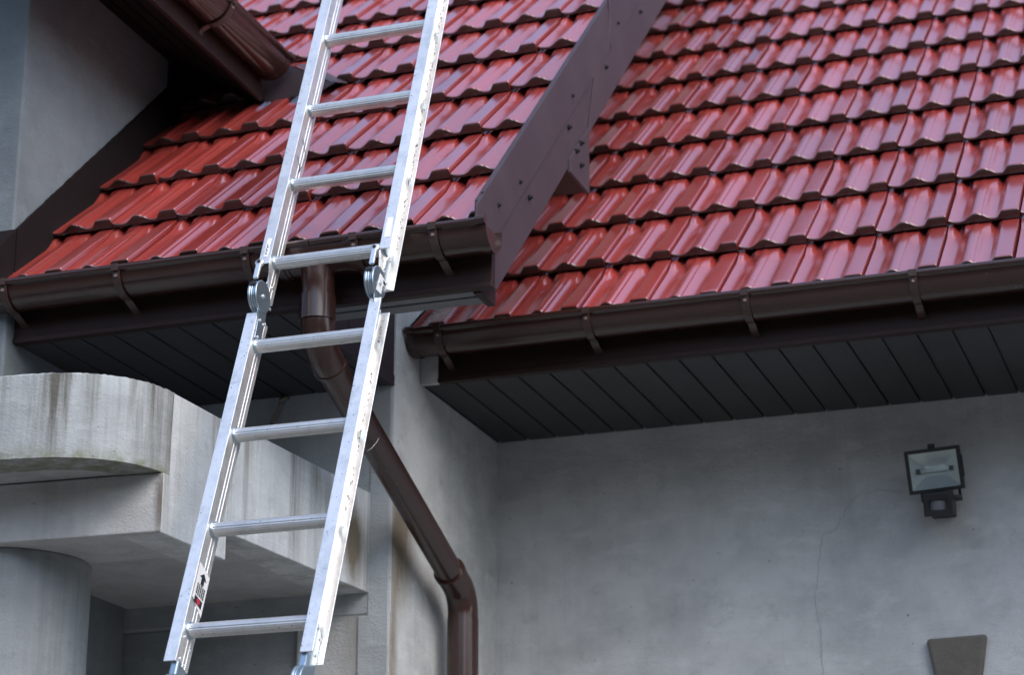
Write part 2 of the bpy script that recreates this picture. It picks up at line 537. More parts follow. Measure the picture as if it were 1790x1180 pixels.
# ---- roofs of profiled tiles
def prof(u):
    """height in mm across one tile: round trough, broad hump with a crease, second trough, flat roll, slot"""
    c = lambda t: .5 - .5*math.cos(math.pi*t)
    if u < .145: return 7.5*((.145-u)/.145)**2
    if u < .375: return 19*c((u-.145)/.23)**1.15
    if u < .615: return 1.4 + 17.6*(1 - c((u-.375)/.24)) - 1.7*math.exp(-((u-.452)/.012)**2) + 1.0*math.exp(-((u-.485)/.016)**2)
    if u < .655: return 1.4 - .5*math.sin(math.pi*(u-.615)/.04)
    if u < .755: return 1.4 + 18.4*c((u-.655)/.10)
    return 19.8 + .4*math.sin(math.pi*(u-.755)/.2)
PROF = [(k/60, prof(k/60)) for k in range(59)] + [(.974, 18.2), (.9765, -14), (1.0, -16)]
PROF = [(u, h*1.06) for u, h in PROF]
def head(u, h):
    """height of the closed tile head: the troughs run out upwards and leave only a notch"""
    if u > .975: return h
    v = min(abs(u - .150)/.085, abs(u - .645)/.060)
    top = 18.0 if u < .75 else 20.4
    return max(h, top*min(1.0, max(0, v))**1.6)
def tiles(mb, P1, G, A, rot, cols, rows, w=.2, clipfn=None):
    S_ = Vector((0, math.cos(A), math.sin(A)))
    Nn = Vector((0, -math.sin(A), math.cos(A)))
    E_ = Vector((1, rot, 0))
    for r in rows:
        for c in cols:
            dx, ds, dh = random.uniform(-.0016, .0016), random.uniform(-.0045, .0045), random.uniform(-.0014, .0014)
            tw = random.uniform(-.007, .007)
            mb.cur = min(1, max(0, random.gauss(.5, .32)))
            o = P1 + E_*(w*c + dx) + S_*(G*(r-1) + ds) + Nn*dh
            lo, hi = clipfn(r) if clipfn else (-99, 99)
            if o.x + w < lo or o.x > hi: continue
            grid = []
            for (sl, kind) in ((.03, 'b'), (.003, 'b'), (.001, .06), (0, .14), (-.0006, .45), (-.0008, .76), (.0004, .90), (.0022, .975), (.005, 1.0), (.02, 1.0), (.12, 1.0), (.22, 1.0), (.265, 1.0), (.285, 1.0), (.298, 1.0), (.310, 1.0), (.320, 1.0), (.330, 1.0), (G+.05, 1.0)):
                row = []
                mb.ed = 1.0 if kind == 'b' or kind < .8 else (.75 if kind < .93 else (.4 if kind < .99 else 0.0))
                for u, h in PROF:
                    hb = max(0.0, min(1.0, (sl - .262)/.066))
                    hs = .0085 + (h + (head(u, h) - h)*hb*hb*(3 - 2*hb))/1000
                    if kind == 'b': hh = min(0, hs - .006)
                    else:
                        hh = hs*kind - .0330*(sl/G if sl > 0 else 0)
                    x = o.x + w*u
                    xc = min(max(x, lo), hi)
                    pnt = o + E_*(xc - o.x) + S_*(sl + tw*(u-.5)) + Nn*hh
                    pnt.x = xc
                    row.append(mb.vert(pnt))
                grid.append(row)
            for ra, rb in zip(grid, grid[1:]):
                for k in range(len(ra)-1):
                    if abs(mb.v[ra[k]].x - mb.v[ra[k+1]].x) < 1e-7 and (mb.v[ra[k]].x in (lo, hi)): continue
                    mb.face(ra[k], ra[k+1], rb[k+1], rb[k])

tb = MB()
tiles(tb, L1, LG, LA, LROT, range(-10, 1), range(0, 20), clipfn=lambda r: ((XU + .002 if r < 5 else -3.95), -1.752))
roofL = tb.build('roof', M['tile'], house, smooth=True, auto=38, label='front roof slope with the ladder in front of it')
tb = MB()
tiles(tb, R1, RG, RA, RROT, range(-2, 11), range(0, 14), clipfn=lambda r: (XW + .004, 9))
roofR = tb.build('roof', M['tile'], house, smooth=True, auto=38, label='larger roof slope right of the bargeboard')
def under(mb, P1, A, x0, x1, y0, y1, off=.05, th=.03):
    Nn = Vector((0, -math.sin(A), math.cos(A)))
    q = []
    for y in (y0, y1):
        z = P1.z + (y - P1.y)*math.tan(A)
        q.append(Vector((x0, y, z)) - Nn*off)
    mb.prism([q[0], q[1], q[1]-Nn*th, q[0]-Nn*th], (x1-x0, 0, 0))
b = MB(); under(b, L1, LA, -3.118, -1.78, 4.852, 6.05); under(b, L1, LA, -3.95, -1.78, 6.06, 9.6)
b.build('underlay', M['groove'], roofL)
b = MB(); under(b, R1, RA, XW + .003, 2.2, 5.72, 9.0)
b.build('underlay', M['groove'], roofR)

# ---- bargeboard (two overlapping sheets) with screws
XV = -1.745
def up_z(y): return 2.003 + (y-4.696)*.9645
def cr_z(y): return 2.195 + (y-5.071)*.958
def lo_z(y): return 1.851 + (y-4.87)*.953
b = MB()
YE = 9.4
b.prism([(XV-.012, 4.735, up_z(4.735)-.002), (XV-.012, 4.735, 1.938), (XV-.012, 4.824, 1.938), (XV-.012, 4.824, 1.8465), (XV-.012, 4.8655, 1.8465), (XV-.012, YE, lo_z(YE)), (XV-.012, YE, up_z(YE)-.004)], (.012, 0, 0))
barge = b.build('bargeboard', M['purple_metal'], house, bevel=.002)
b = MB()   # upper flashing sheet, proud of the lower one, joints as real gaps
edges = [4.705, 5.86, YE]
for y0, y1 in zip(edges, edges[1:]):
    y1 -= .003
    zb = lambda y: max(cr_z(y), 1.97)
    pl = [(XV+.001, y0, up_z(y0)), (XV+.001, y0, zb(y0))] + ([(XV+.001, 4.836, 1.97)] if y0 < 4.8 else []) + [(XV+.001, y1 + .012, zb(y1 + .012)), (XV+.001, y1 - .02, up_z(y1 - .02))]
    b.prism(pl, (.005, 0, 0))
    y0 = max(y0, 4.76)
    pl = [(XV-.006, y0, up_z(y0)), (XV-.006, y1 - .02, up_z(y1 - .02)), (XV-.006, y1-.02, up_z(y1-.02)+.004), (XV-.006, y0, up_z(y0)+.004)]
    b.prism(pl, (.012, 0, 0))
islands(b, 'flashing', M['purple_metal'], barge, bevel=.001)
b = MB()   # lower lapped sheet joint
pl = [(XV+.001, 5.70, cr_z(5.70)-.001), (XV+.001, 5.63, lo_z(5.63)+.002), (XV+.001, YE, lo_z(YE)+.002), (XV+.001, YE, cr_z(YE)-.001)]
b.prism(pl, (.0022, 0, 0))
b.build('lap_sheet', M['purple_metal'], barge, bevel=.0006)
first = None
for (y, z) in ((5.9454, 3.0819), (5.8181, 2.8763), (5.4769, 2.6352), (5.4528, 2.5285), (5.1089, 2.1855), (5.0228, 2.1955), (6.2101, 3.2467), (6.36, 3.49), (4.86, 2.07)):
    if first is None:
        b = MB()
        b.tube([(XV-.002, y, z), (XV+.0068, y, z), (XV+.0070, y, z), (XV+.0125, y, z)], [.0078, .0078, .0050, .0042], 12)
        first = b.build('screw', M['screw'], barge); y0_, z0_ = y, z
    else:
        copy_tree(first, barge, (0, y-y0_, z-z0_))

# purlin end boxed in sheet metal, under the verge
b = MB(); b.prism([(XW, 5.454, 2.397), (XW, 5.622, 2.397), (XW, 5.622, 2.62), (XW, 5.454, 2.47)], (XV - .004 - XW, 0, 0))
pur = b.build('purlin_box', M['brown_board'], house, bevel=.002)
b = MB(); b.prism([(XV-.003, 5.449, 2.392), (XV-.003, 5.627, 2.392), (XV-.003, 5.627, 2.60), (XV-.003, 5.449, 2.43)], (.010, 0, 0))
b.build('end_plate', M['purple_metal'], pur, bevel=.001)
for (y, z) in ((5.5469, 2.5184), (5.5032, 2.4761), (5.5445, 2.449)):
    copy_tree(first, pur, (.006, y-y0_, z-z0_)).location += wloc(barge) - wloc(pur)

# ---- left eave: fascia, soffit, closing panel, verge soffit strip
b = MB()
q = [(4.823, 2.0), (4.823, ZSL + .012), (4.818, ZSL + .012), (4.818, ZSL - .003), (4.845, ZSL - .003), (4.845, 2.0)]
b.prism([(XB + .001, y, z) for y, z in q], (-1.7435 - XB, 0, 0))
b.build('fascia', M['brown_board'], house, bevel=.0015, label='dark brown fascia behind the front gutter')
def planks_y(x0, x1, y0, y1, z, pitch, gap, first_x):
    """one soffit sheet with a groove between the planks"""
    b = MB(); x = first_x
    while x > x0: x -= pitch
    P = [(x0, .018), (x0, 0)]
    x += pitch
    while x < x1 - .01:
        P += [(x - gap/2, 0), (x - gap/2, .009), (x + gap/2, .009), (x + gap/2, 0)]
        x += pitch
    P += [(x1, 0), (x1, .018)]
    b.sweep(P, (0, y0, z), (0, y1, z), (1, 0, 0), (0, 0, 1))
    return b
planks_y(XB + .002, XW - .001, 4.8455, YF - .001, ZSL, .0950, .0062, -2.992).build('soffit', M['soffit'], house, bevel=.0015, label='dark plank soffit left of the downpipe')
b = MB()
q = [(4.846, ZSL - .001), (YF + .002, ZSL - .001), (YF + .002, zl(YF) - .075)]
for yy in (5.36, 5.19, 5.02):
    q += [(yy + .002, zl(yy) - .08), (yy + .002, ZSL + .04), (yy - .002, ZSL + .04), (yy - .002, zl(yy) - .08)]
q += [(4.846, zl(4.846) - .075)]
b.prism([(XW - .010, y, z) for y, z in q], (.007, 0, 0))
ep = b.build('eave_panel', M['panel_metal'], house, bevel=.001)
b = MB(); b.box(XW - .012, XW, 4.846, YF + .002, ZSL - .0012, ZSL + .028)
b.build('trim', M['panel_metal'], ep, bevel=.001)
b = MB()
q = [(0, .018), (0, 0), (.047, 0), (.047, .011), (.060, .011), (.060, 0), (.107, 0), (.107, .018)]
b.prism([(XW + .002, 4.846 + y, ZSL + .004 + z) for y, z in q], (-1.8 - XW, 0, 0))
b.build('verge_soffit', M['soffit_pale'], house, bevel=.001)
b = MB(); b.prism([(-1.80, 4.846, 1.838), (-1.80, 4.953, 1.838), (-1.80, 4.953, 1.90), (-1.80, 4.846, 1.90)], (.02, 0, 0))
b.build('verge_trim', M['brown_board'], house)

# ---- right eave
b = MB()
q = [(5.696, 2.05), (5.696, ZSR + .012), (5.690, ZSR + .012), (5.690, ZSR - .003), (5.716, ZSR - .003), (5.716, 2.05)]
b.prism([(-2.222, y, z) for y, z in q], (5.2, 0, 0))
b.build('fascia', M['brown_board'], house, bevel=.0015, label='long dark fascia under the right gutter')
planks_y(XW + .001, 3.0, 5.717, YR - .001, ZSR, .0947, .0062, -2.1775).build('soffit', M['soffit'], house, bevel=.0015, label='dark plank soffit above the grey wall on the right')
b = MB(); b.box(XW + .0005, -2.2225, 5.699, 5.716, ZSR - .002, 2.05)
b.build('mortar_patch', M['wall_plaster'], house, bevel=.003)

# ---- keystone of the window arch below
b = MB(); b.prism([(-.973, YR-.028, 1.192), (-.800, YR-.028, 1.196), (-.848, YR-.028, .93), (-.930, YR-.028, .93)], (0, .03, 0))
b.build('keystone', M['stone'], house, bevel=.010)

# ---- bay flashing along the roof, dormer eave
b = MB()
y0, y1 = 4.845, 5.70
q = [(y0 + (y1-y0)*k/60, zl(y0 + (y1-y0)*k/60) + .108 + random.uniform(-.0018, .0018)) for k in range(61)]
b.prism([(XU + .0005, y, z) for y, z in q] + [(XU + .0005, y1, zl(y1) - .05), (XU + .0005, y0, zl(y0) - .05)], (.010, 0, 0))
b.build('roof_flashing', M['tar_shade'], house)
b = MB(); b.prism([(-4.4, 4.752, 1.965), (-4.4, 4.752, 2.085), (-4.4, 4.839, 2.176), (-4.4, 4.839, 1.965)], (4.4 + XU + .0105, 0, 0))
b.build('apron_flashing', M['tar_shade'], house)
b = MB()
FX, FZ = -2.815, 2.868
q = [(XU + .001, 3.036 + .016), (XU + .001, 3.036)]
for k in (1, 2, 3):
    x = XU + k*.076; z = 3.036 + (FZ - 3.036)*(x - XU)/(FX - XU)
    q += [(x - .003, z), (x - .003, z + .008), (x + .003, z + .008), (x + .003, z)]
q += [(FX - .001, FZ + .001), (FX - .001, FZ + .017)]
b.sweep(q, (0, 4.3, 0), (0, 5.95, 0), (1, 0, 0), (0, 0, 1))
b.build('soffit', M['tar_shade'], house, label='sloping underside of the dormer eave, its shade painted black')
b = MB(); b.box(FX, FX + .014, 4.3, 5.672, FZ - .003, 3.01)
b.build('fascia', M['brown_board'], house, bevel=.0015, label='fascia of the dormer eave above the grey bay wall')
b = MB()
b.prism([(FX - .02, 4.25, 3.012), (FX - .02, 5.80, 3.012), (-4.1, 7.1, 3.73), (-4.1, 4.25, 3.73)], (0, 0, .03))
b.build('dormer_roof', M['brown_board'], house)
b = MB(); b.prism([(-2.818, 5.682, 2.90), (-2.80, 5.682, 2.868), (-2.745, 5.682, 2.856), (-2.715, 5.682, 2.868), (-2.688, 5.682, 2.870), (-2.65, 5.682, 2.868), (-2.612, 5.682, 2.874), (-2.565, 5.682, 2.894), (-2.70, 5.682, 2.972), (-2.818, 5.682, 3.0)], (0, .004, 0))
vf = b.build('valley_flashing', M['valley_sheet'], house)
b = MB(); b.prism([(-2.70, 5.678, 2.974), (-2.562, 5.678, 2.894), (-2.54, 5.72, 2.905), (-2.68, 5.75, 3.0)], (0, 0, .003))
b.build('flap', M['purple_metal'], vf)

# ---- balcony: rounded parapet, ring beam, side beam, slab, column
bal = [(-2.405, 4.760), (-2.410, 4.60), (-2.416, 4.478), (-2.421, 4.435), (-2.432, 4.392), (-2.449, 4.355), (-2.476, 4.318), (-2.506, 4.290), (-2.540, 4.268), (-2.585, 4.249), (-2.64, 4.236),
       (-2.70, 4.227), (-2.78, 4.223), (-2.88, 4.226), (-2.98, 4.236), (-3.1, 4.252), (-3.4, 4.31)]
def catmull(P, k=5):
    out = []
    for i in range(len(P)-1):
        p0, p1, p2, p3 = P[max(i-1, 0)], P[i], P[i+1], P[min(i+2, len(P)-1)]
        for j in range(k):
            t = j/k
            out.append(tuple(.5*((2*p1[q]) + (-p0[q]+p2[q])*t + (2*p0[q]-5*p1[q]+4*p2[q]-p3[q])*t*t + (-p0[q]+3*p1[q]-3*p2[q]+p3[q])*t**3) for q in (0, 1)))
    return out + [P[-1]]
outer = catmull(bal[2:], 5)
inner = []
for k, p_ in enumerate(outer):
    a, c = Vector(outer[max(k-1, 0)]), Vector(outer[min(k+1, len(outer)-1)])
    t = (c-a).normalized(); inner.append((p_[0] + t.y*.11, p_[1] - t.x*.11))
b = MB()
n_ = len(outer)
rows = []
for z in (1.338, 1.39, 1.44, 1.49, 1.536):
    rows.append([b.vert((x, y, z)) for x, y in outer])
top_o = [b.vert((x*1, y + .004, 1.540 + random.uniform(-.0015, .0015))) for x, y in outer]
top_i = [b.vert((x, y, 1.538)) for x, y in inner]
bot_i = [b.vert((x, y, 1.338)) for x, y in inner]
allr = rows + [top_o, top_i, bot_i, rows[0]]
for ra, rb in zip(allr, allr[1:]):
    for k in range(n_-1): b.face(ra[k], ra[k+1], rb[k+1], rb[k])
for k in (0, n_-1): b.face(*[r_[k] for r_ in allr[:-1]])
balc = MB(); balc.prism([(x, y, 1.264) for x, y in ((-3.7, 4.64), (-2.43, 4.64), (-2.43, YF + .028), (-3.7, YF + .028))], (0, 0, .074))
balcony = balc.build('balcony', M['ring_plaster'], house, label='rounded plastered balcony carried by a round column')
fl_ = MB(); fl_.prism([(x, y, 1.3402) for x, y in [((p[0]*.75+q[0]*.25), (p[1]*.75+q[1]*.25)) for p, q in zip(inner, outer)]] + [(-3.4, YF, 1.3402), (-2.46, YF, 1.3402), (-2.46, 4.6, 1.3402)], (0, 0, .03))
fl_.build('floor', M['ring_plaster'], balcony)
b.build('parapet', M['parapet_plaster'], balcony, smooth=True, auto=40)
b = MB()
b.prism([(-2.416, 4.4785, 1.5395), (-2.416, 4.4785, 1.3385), (-2.416, 4.450, 1.3375), (-2.416, 4.450, 1.195), (-2.406, 4.762, 1.195), (-2.406, 4.762, 1.5395)], (-.11, 0, 0))
b.build('side_beam', M['beam_plaster'], balcony, bevel=.003)
b = MB()
b.hexa([(-2.392, 4.7625, 1.258), (-2.48, 4.7625, 1.258), (-2.48, YF - .002, 1.258), (-2.345, YF - .002, 1.258),
        (-2.392, 4.7625, 1.5385), (-2.48, 4.7625, 1.5385), (-2.48, YF - .002, 1.5385), (-2.345, YF - .002, 1.5385)])
b.build('side_beam', M['beam_plaster'], balcony, bevel=.003)
b = MB()
b.hexa([(-2.4175, 4.446, 1.1962), (-3.6, 4.375, 1.1962), (-3.6, 4.66, 1.1962), (-2.4175, 4.70, 1.1962),
        (-2.4175, 4.446, 1.3375), (-3.6, 4.375, 1.3375), (-3.6, 4.66, 1.3375), (-2.4175, 4.70, 1.3375)])
b.build('ring_beam', M['ring_plaster'], balcony, bevel=.004)
b = MB()
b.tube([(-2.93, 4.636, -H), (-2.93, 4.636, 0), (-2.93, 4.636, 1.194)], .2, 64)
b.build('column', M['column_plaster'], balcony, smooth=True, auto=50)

# ------------------------------------------------------------------ gutters
def half_round(r, th=.0022, seg=22, bead=0):
    """closed profile in (outward, up): bead, outer arc from the front lip to the back, inner arc back"""
    P = []
    if bead:
        cx, cy = r + .0035, .003
        for k in range(17):
            a = R(215) - R(290)*k/16
            P.append((cx + bead*math.cos(a), cy + bead*math.sin(a)))
    for k in range(1 if bead else 0, seg+1):
        a = math.pi*k/seg
        P.append((r*math.cos(a), -r*math.sin(a)))
    P.append((-r, .012)); P.append((-r+th, .012))
    for k in range(seg, 0 if bead else -1, -1):
        a = math.pi*k/seg
        P.append(((r-th)*math.cos(a), -(r-th)*math.sin(a)))
    return P
def gutter_pieces(root, p0, p1, out, r, splits, caps):
    """p0-p1: axis at rim height; out: horizontal unit vector away from the wall"""
    p0, p1, out = Vector(p0), Vector(p1), Vector(out)
    d = (p1-p0).normalized(); Z = Vector((0, 0, 1))
    L = (p1-p0).length
    cuts = [0] + splits + [L]
    for a, c in zip(cuts, cuts[1:]):
        b = MB()
        A, B = p0 + d*(a + (.001 if a else 0)), p0 + d*(c - (.001 if c < L else 0))
        b.sweep(half_round(r, bead=.0085), A, B, out, Z)
        b.build('trough', M['brown_pvc'], root, smooth=True, auto=35)
    for pos, sgn in caps:
        b = MB(); A = p0 + d*pos
        b.sweep(half_round(r+.003, .004, bead=.0112), A - d*.014*sgn, A + d*.010*sgn, out, Z)
        ec = b.build('end_cap', M['brown_pvc'], root, smooth=True, auto=35)
        b = MB()
        disc = [((r-.001)*math.cos(math.pi*k/20), -(r-.001)*math.sin(math.pi*k/20)) for k in range(21)]
        b.sweep(disc, A - d*.002*sgn, A + d*.0012*sgn, out, Z)
        b.build('cap_plate', M['brown_pvc'], ec)
def bracket(root, p, out, d, r, back):
    """strap round the front and the belly, then straight back to the fascia"""
    p, out, d = Vector(p), Vector(out), Vector(d)
    Z = Vector((0, 0, 1)); b = MB(); path = []
    R_ = r + .0035
    path.append((R_ + .009, .010)); path.append((R_ + .0075, -.006))
    for k in range(15):
        a = R(-2) + R(100)*k/14
        path.append((R_*math.cos(a), -R_*math.sin(a)))
    path.append((-r*.55, -r*1.22)); path.append((-back, -r*1.42)); path.append((-back, -r*1.25))
    th, hw = .0035, .0105
    ring = []
    for k, (x, z) in enumerate(path):
        a, c = path[max(k-1, 0)], path[min(k+1, len(path)-1)]
        tx, tz = c[0]-a[0], c[1]-a[1]; ln = math.hypot(tx, tz) or 1
        nx, nz = -tz/ln, tx/ln
        # outward is away from the trough centre
        if nx*x + nz*z < 0: nx, nz = -nx, -nz
        q = []
        for (sd_, o_) in ((-hw, 0), (hw, 0), (hw, th), (-hw, th)):
            q.append(b.vert(p + out*(x + nx*o_) + Z*(z + nz*o_) + d*sd_))
        ring.append(q)
    for q, s_ in zip(ring, ring[1:]):
        for k in range(4): b.face(q[k], q[(k+1) % 4], s_[(k+1) % 4], s_[k])
    b.face(*ring[0]); b.face(*ring[-1])
    br = b.build('bracket', M['bracket_pvc'], root, bevel=.0008)
    b = MB(); c0 = p + out*(R_*.96 + .003) + Z*(-.020)
    b.tube([c0, c0 + out*.0035], [.005, .004], 10)
    b.build('rivet', M['rivet_head'], br, smooth=True, auto=40)
    return br

# right gutter
gr = thing('gutter', 'long dark brown half-round gutter above the plank soffit on the right', 'gutter', (-2.28, 5.636, 2.015), 'half-round gutters along the eaves')
ry = 5.632
gutter_pieces(gr, (-2.268, ry, 2.020), (3.0, ry, 2.020), (0, -1, 0), .058, [3.4], [(0.004, -1)])
fb = None
for k, x in enumerate((-2.178, -1.737, -1.286, -.831, -.38, .07)):
    if fb is None: fb = bracket(gr, (x, ry, 2.020), (0, -1, 0), (1, 0, 0), .058, .062); x0_ = x
    else: copy_tree(fb, gr, (x-x0_, 0, 0))
# front (left) gutter
gl = thing('gutter', 'brown half-round gutter along the front roof, behind the ladder', 'gutter', (-2.4, 4.76, 1.96), 'half-round gutters along the eaves')
ly = 4.7605
gutter_pieces(gl, (-3.22, ly, 1.966), (-1.716, ly, 1.966), (0, -1, 0), .0578, [1.042], [(1.495, 1)])
fb = None
for x in (-3.048, -2.717, -2.354, -2.060, -1.851):
    if fb is None: fb = bracket(gl, (x, ly, 1.966), (0, -1, 0), (1, 0, 0), .0578, .062); x0_ = x
    else: copy_tree(fb, gl, (x-x0_, 0, 0))
b = MB()      # outlet piece: sleeve on the trough and the funnel below it
b.sweep(half_round(.0600, .002), (-2.262, ly, 1.963), (-2.075, ly, 1.963), (0, -1, 0), (0, 0, 1))
ou = b.build('outlet', M['brown_pvc'], gl, smooth=True, auto=35)
for x in (-2.262, -2.075):
    for hw_, r_ in ((.016, .0622), (.005, .0645)):
        b = MB(); b.sweep(half_round(r_, .002), (x - hw_, ly, 1.963), (x + hw_, ly, 1.963), (0, -1, 0), (0, 0, 1))
        b.build('sleeve', M['brown_pvc'], ou, smooth=True, auto=35)
# dormer gutter, running back along the dormer eave
gd = thing('gutter', 'brown gutter of the dormer eave sloping across the top left corner', 'gutter', (-2.762, 5.2, 2.98), 'half-round gutters along the eaves')
gx, gz = -2.764, 2.982
gutter_pieces(gd, (gx, 4.3, gz), (gx, 5.655, gz), (1, 0, 0), .061, [], [(1.343, 1)])
bracket(gd, (gx, 5.245, gz), (1, 0, 0), (0, 1, 0), .061, .037)

# ------------------------------------------------------------------ downpipe
dp = thing('downpipe', 'brown round downpipe running from the front gutter outlet diagonally to the side wall', 'downpipe', (-2.21, 5.86, -H))
PX = -2.178
o0 = Vector((PX, ly - .004, 1.93)); o1 = Vector((PX, ly - .004, 1.722))
e0 = Vector((-2.2, 5.85, 1.31))
rp = .0392
def arc(p, a, c, bend, k=8):
    """round corner at p between directions from a and to c"""
    u, v = (a-p).normalized(), (c-p).normalized()
    s_, e_ = p + u*bend, p + v*bend
    return [s_.lerp(p, t/k).lerp(p.lerp(e_, t/k), t/k) for t in range(k+1)]
b = MB(); b.tube([o0 + Vector((0, 0, .01)), o0 - Vector((0, 0, .005)), o0 - Vector((0, 0, .030)), o0 - Vector((0, 0, .085))], [rp + .014, rp + .010, rp + .003, rp + .003], 40)
b.build('outlet_funnel', M['brown_pvc'], dp, smooth=True, auto=40)
b = MB(); b.tube([o0 - Vector((0, 0, .0855)), o0 - Vector((0, 0, .150))], rp + .0065, 40)
b.build('collar', M['brown_pvc'], dp, smooth=True, auto=40)
pth = [o0 - Vector((0, 0, .1505))] + arc(o1, o0, e0, .075, 10)
b = MB(); b.tube(pth + [pth[-1] + (e0-o1).normalized()*.02], rp + .003, 40)
elbow1 = b.build('elbow', M['brown_pvc'], dp, smooth=True, auto=40)
d_ = (e0-o1).normalized(); q0 = pth[-1] + d_*.0305
b = MB(); b.tube([pth[-1] + d_*.014, q0 + d_*-.004], rp + .0055, 40)
b.build('collar', M['brown_pvc'], dp, smooth=True, auto=40)
b = MB(); b.tube([q0 - d_*.0035, e0 - d_*.075], rp - .001, 40)
b.build('pipe', M['brown_pvc'], dp, smooth=True, auto=40)
lowp = Vector((-2.2, 5.853, -H))
pth2 = [e0 - d_*.12] + arc(e0, o1, lowp, .06, 10) + [e0 + Vector((0, 0, -.085))]
b = MB(); b.tube(pth2, rp + .004, 40)
b.build('elbow', M['brown_pvc'], dp, smooth=True, auto=40)
b = MB(); b.tube([e0 - d_*.128, e0 - d_*.112], rp + .0065, 40)
islands(b, 'collar', M['brown_pvc'], dp, smooth=True, auto=40)
b = MB(); b.tube([e0 + Vector((0, 0, -.070)), lowp], rp + .0055, 40)
b.build('pipe', M['brown_pvc'], dp, smooth=True, auto=40)
# a white thread stuck to the sloping pipe
b = MB(); tp = q0 + d_*.30
b.tube([tp + Vector(v) for v in ((.032, -.028, .012), (.034, -.032, -.005), (.028, -.036, -.02), (.016, -.040, -.036), (.004, -.042, -.044))], .0009, 6)
th_ = b.build('thread', M['thread'], None, smooth=True)
tag(th_, 'short white thread hanging on the sloping brown downpipe', 'thread')

# ------------------------------------------------------------------ cable end at the soffit
b = MB(); b.tube([(-2.622, YF - .012, 1.842), (-2.624, YF - .016, 1.815), (-2.634, YF - .014, 1.794), (-2.645, YF - .012, 1.775), (-2.655, YF - .006, 1.760), (-2.662, YF + .004, 1.74)], .0045, 10)
b.tube([(-2.60, YF - .010, 1.840), (-2.610, YF - .02, 1.832), (-2.622, YF - .015, 1.826)], .006, 8)
cb = b.build('cable', M['cable'], None, smooth=True)
tag(cb, 'short bent cable end sticking out of the wall below the left soffit', 'cable')

# ------------------------------------------------------------------ floodlight
fl = thing('floodlight', 'small black halogen floodlight with motion sensor on the grey wall', 'floodlight', (-.91, 6.36, 1.55))
FC = Vector((-.900, 6.215, 1.653))
til = R(14); ro_ = R(2.5)
fa = Vector((math.cos(ro_), 0, math.sin(ro_)))                       # lamp x
fb_ = Vector((-math.sin(ro_)*math.cos(til), -math.sin(til), math.cos(ro_)*math.cos(til))).normalized()
fc = fa.cross(fb_).normalized()                                       # points to the viewer
if fc.y > 0: fc = -fc
b = MB()
W2, H2 = .0785, .0625
P = lambda x, y, z: FC + fa*x + fb_*y + fc*z
loops = []
for (hx, hy, z) in ((W2-.010, H2-.010, .0), (W2-.010, H2-.010, .010), (W2-.007, H2-.007, .0125), (W2-.001, H2-.001, .0125), (W2, H2, .010), (W2, H2, -.018), (W2*.72, H2*.6, -.085)):
    loops.append([b.vert(P(x*hx, y*hy, z)) for x, y in ((-1, -1), (1, -1), (1, 1), (-1, 1))])
for la, lb_ in zip(loops, loops[1:]):
    for k in range(4): b.face(la[k], la[(k+1) % 4], lb_[(k+1) % 4], lb_[k])
b.face(*loops[-1])
hs = b.build('housing', M['black_plastic'], fl, bevel=.0015)
b = MB(); b.obox(FC, fa, fb_, fc, -.011, .009, H2 - .001, H2 + .013, -.012, .008)
b.build('catch', M['black_plastic'], hs, bevel=.004)
b = MB(); b.obox(FC, fa, fb_, fc, W2 - .001, W2 + .0035, -.028, .035, -.012, .006)
b.build('hinge', M['black_plastic'], hs, bevel=.001)
b = MB()
iw, ih = W2 - .0102, H2 - .0102
iv = [b.vert(P(x, y, .004)) for x, y in ((-iw, -ih), (iw, -ih), (iw, ih), (-iw, ih))]
jv = [b.vert(P(x, y, -.0185)) for x, y in ((-iw*.45, -ih*.28), (iw*.45, -ih*.28), (iw*.45, ih*.28), (-iw*.45, ih*.28))]
for k in range(4): b.face(iv[k], iv[(k+1) % 4], jv[(k+1) % 4], jv[k])
nx_ = 26
gd_ = [[b.vert(P(-iw*.45 + iw*.9*k/nx_, -ih*.28 + ih*.56*j/8, -.0185 + (.0022 if (k + j) % 2 else -.0005))) for k in range(nx_+1)] for j in range(9)]
for j in range(8):
    for k in range(nx_): b.face(gd_[j][k], gd_[j][k+1], gd_[j+1][k+1], gd_[j+1][k])
rf = b.build('reflector', M['chrome'], fl)
b = MB(); b.tube([P(-.042, 0, -.008), P(.042, 0, -.008)], .0045, 12)
b.build('lamp_tube', M['sticker_white'], rf, smooth=True)
for x in (-.047, .047):
    b = MB(); b.obox(FC, fa, fb_, fc, x - .006, x + .006, -.007, .007, -.018, -.002)
    b.build('lamp_holder', M['black_plastic'], rf)
b = MB(); b.obox(FC, fa, fb_, fc, -iw, iw, -ih, ih, .0085, .0105)
b.build('glass', M['glass'], fl)
b = MB()
bx = FC + Vector((.006, .02, -.078))
b.obox(bx, Vector((1, 0, 0)), Vector((0, 0, 1)), Vector((0, -1, 0)), -.052, .062, -.006, .006, -.03, .0)
br_ = b.build('bracket', M['black_plastic'], fl, bevel=.002)
for sx in (-.052, .056):
    b = MB(); b.obox(FC, fa, fb_, fc, sx, sx + .006, -H2 - .026, -H2 + .006, -.045, -.022)
    b.build('arm', M['black_plastic'], br_, bevel=.001)
b = MB(); b.box(-.935, -.865, 6.30, YR - .001, 1.545, 1.600)
b.build('base_plate', M['black_plastic'], br_, bevel=.004)
b = MB(); b.tube([(-.90, 6.305, 1.575), (-.90, 6.21, 1.572)], .016, 14)
b.build('neck', M['black_plastic'], br_, smooth=True, auto=40)
sn = Vector((-.892, 6.19, 1.545))
b = MB()
X_, Z_, Y_ = Vector((1, 0, 0)), Vector((0, -.22, .975)), Vector((0, -.975, -.22))
Q = lambda x, y, z: sn + X_*x + Z_*y + Y_*z
loops = []
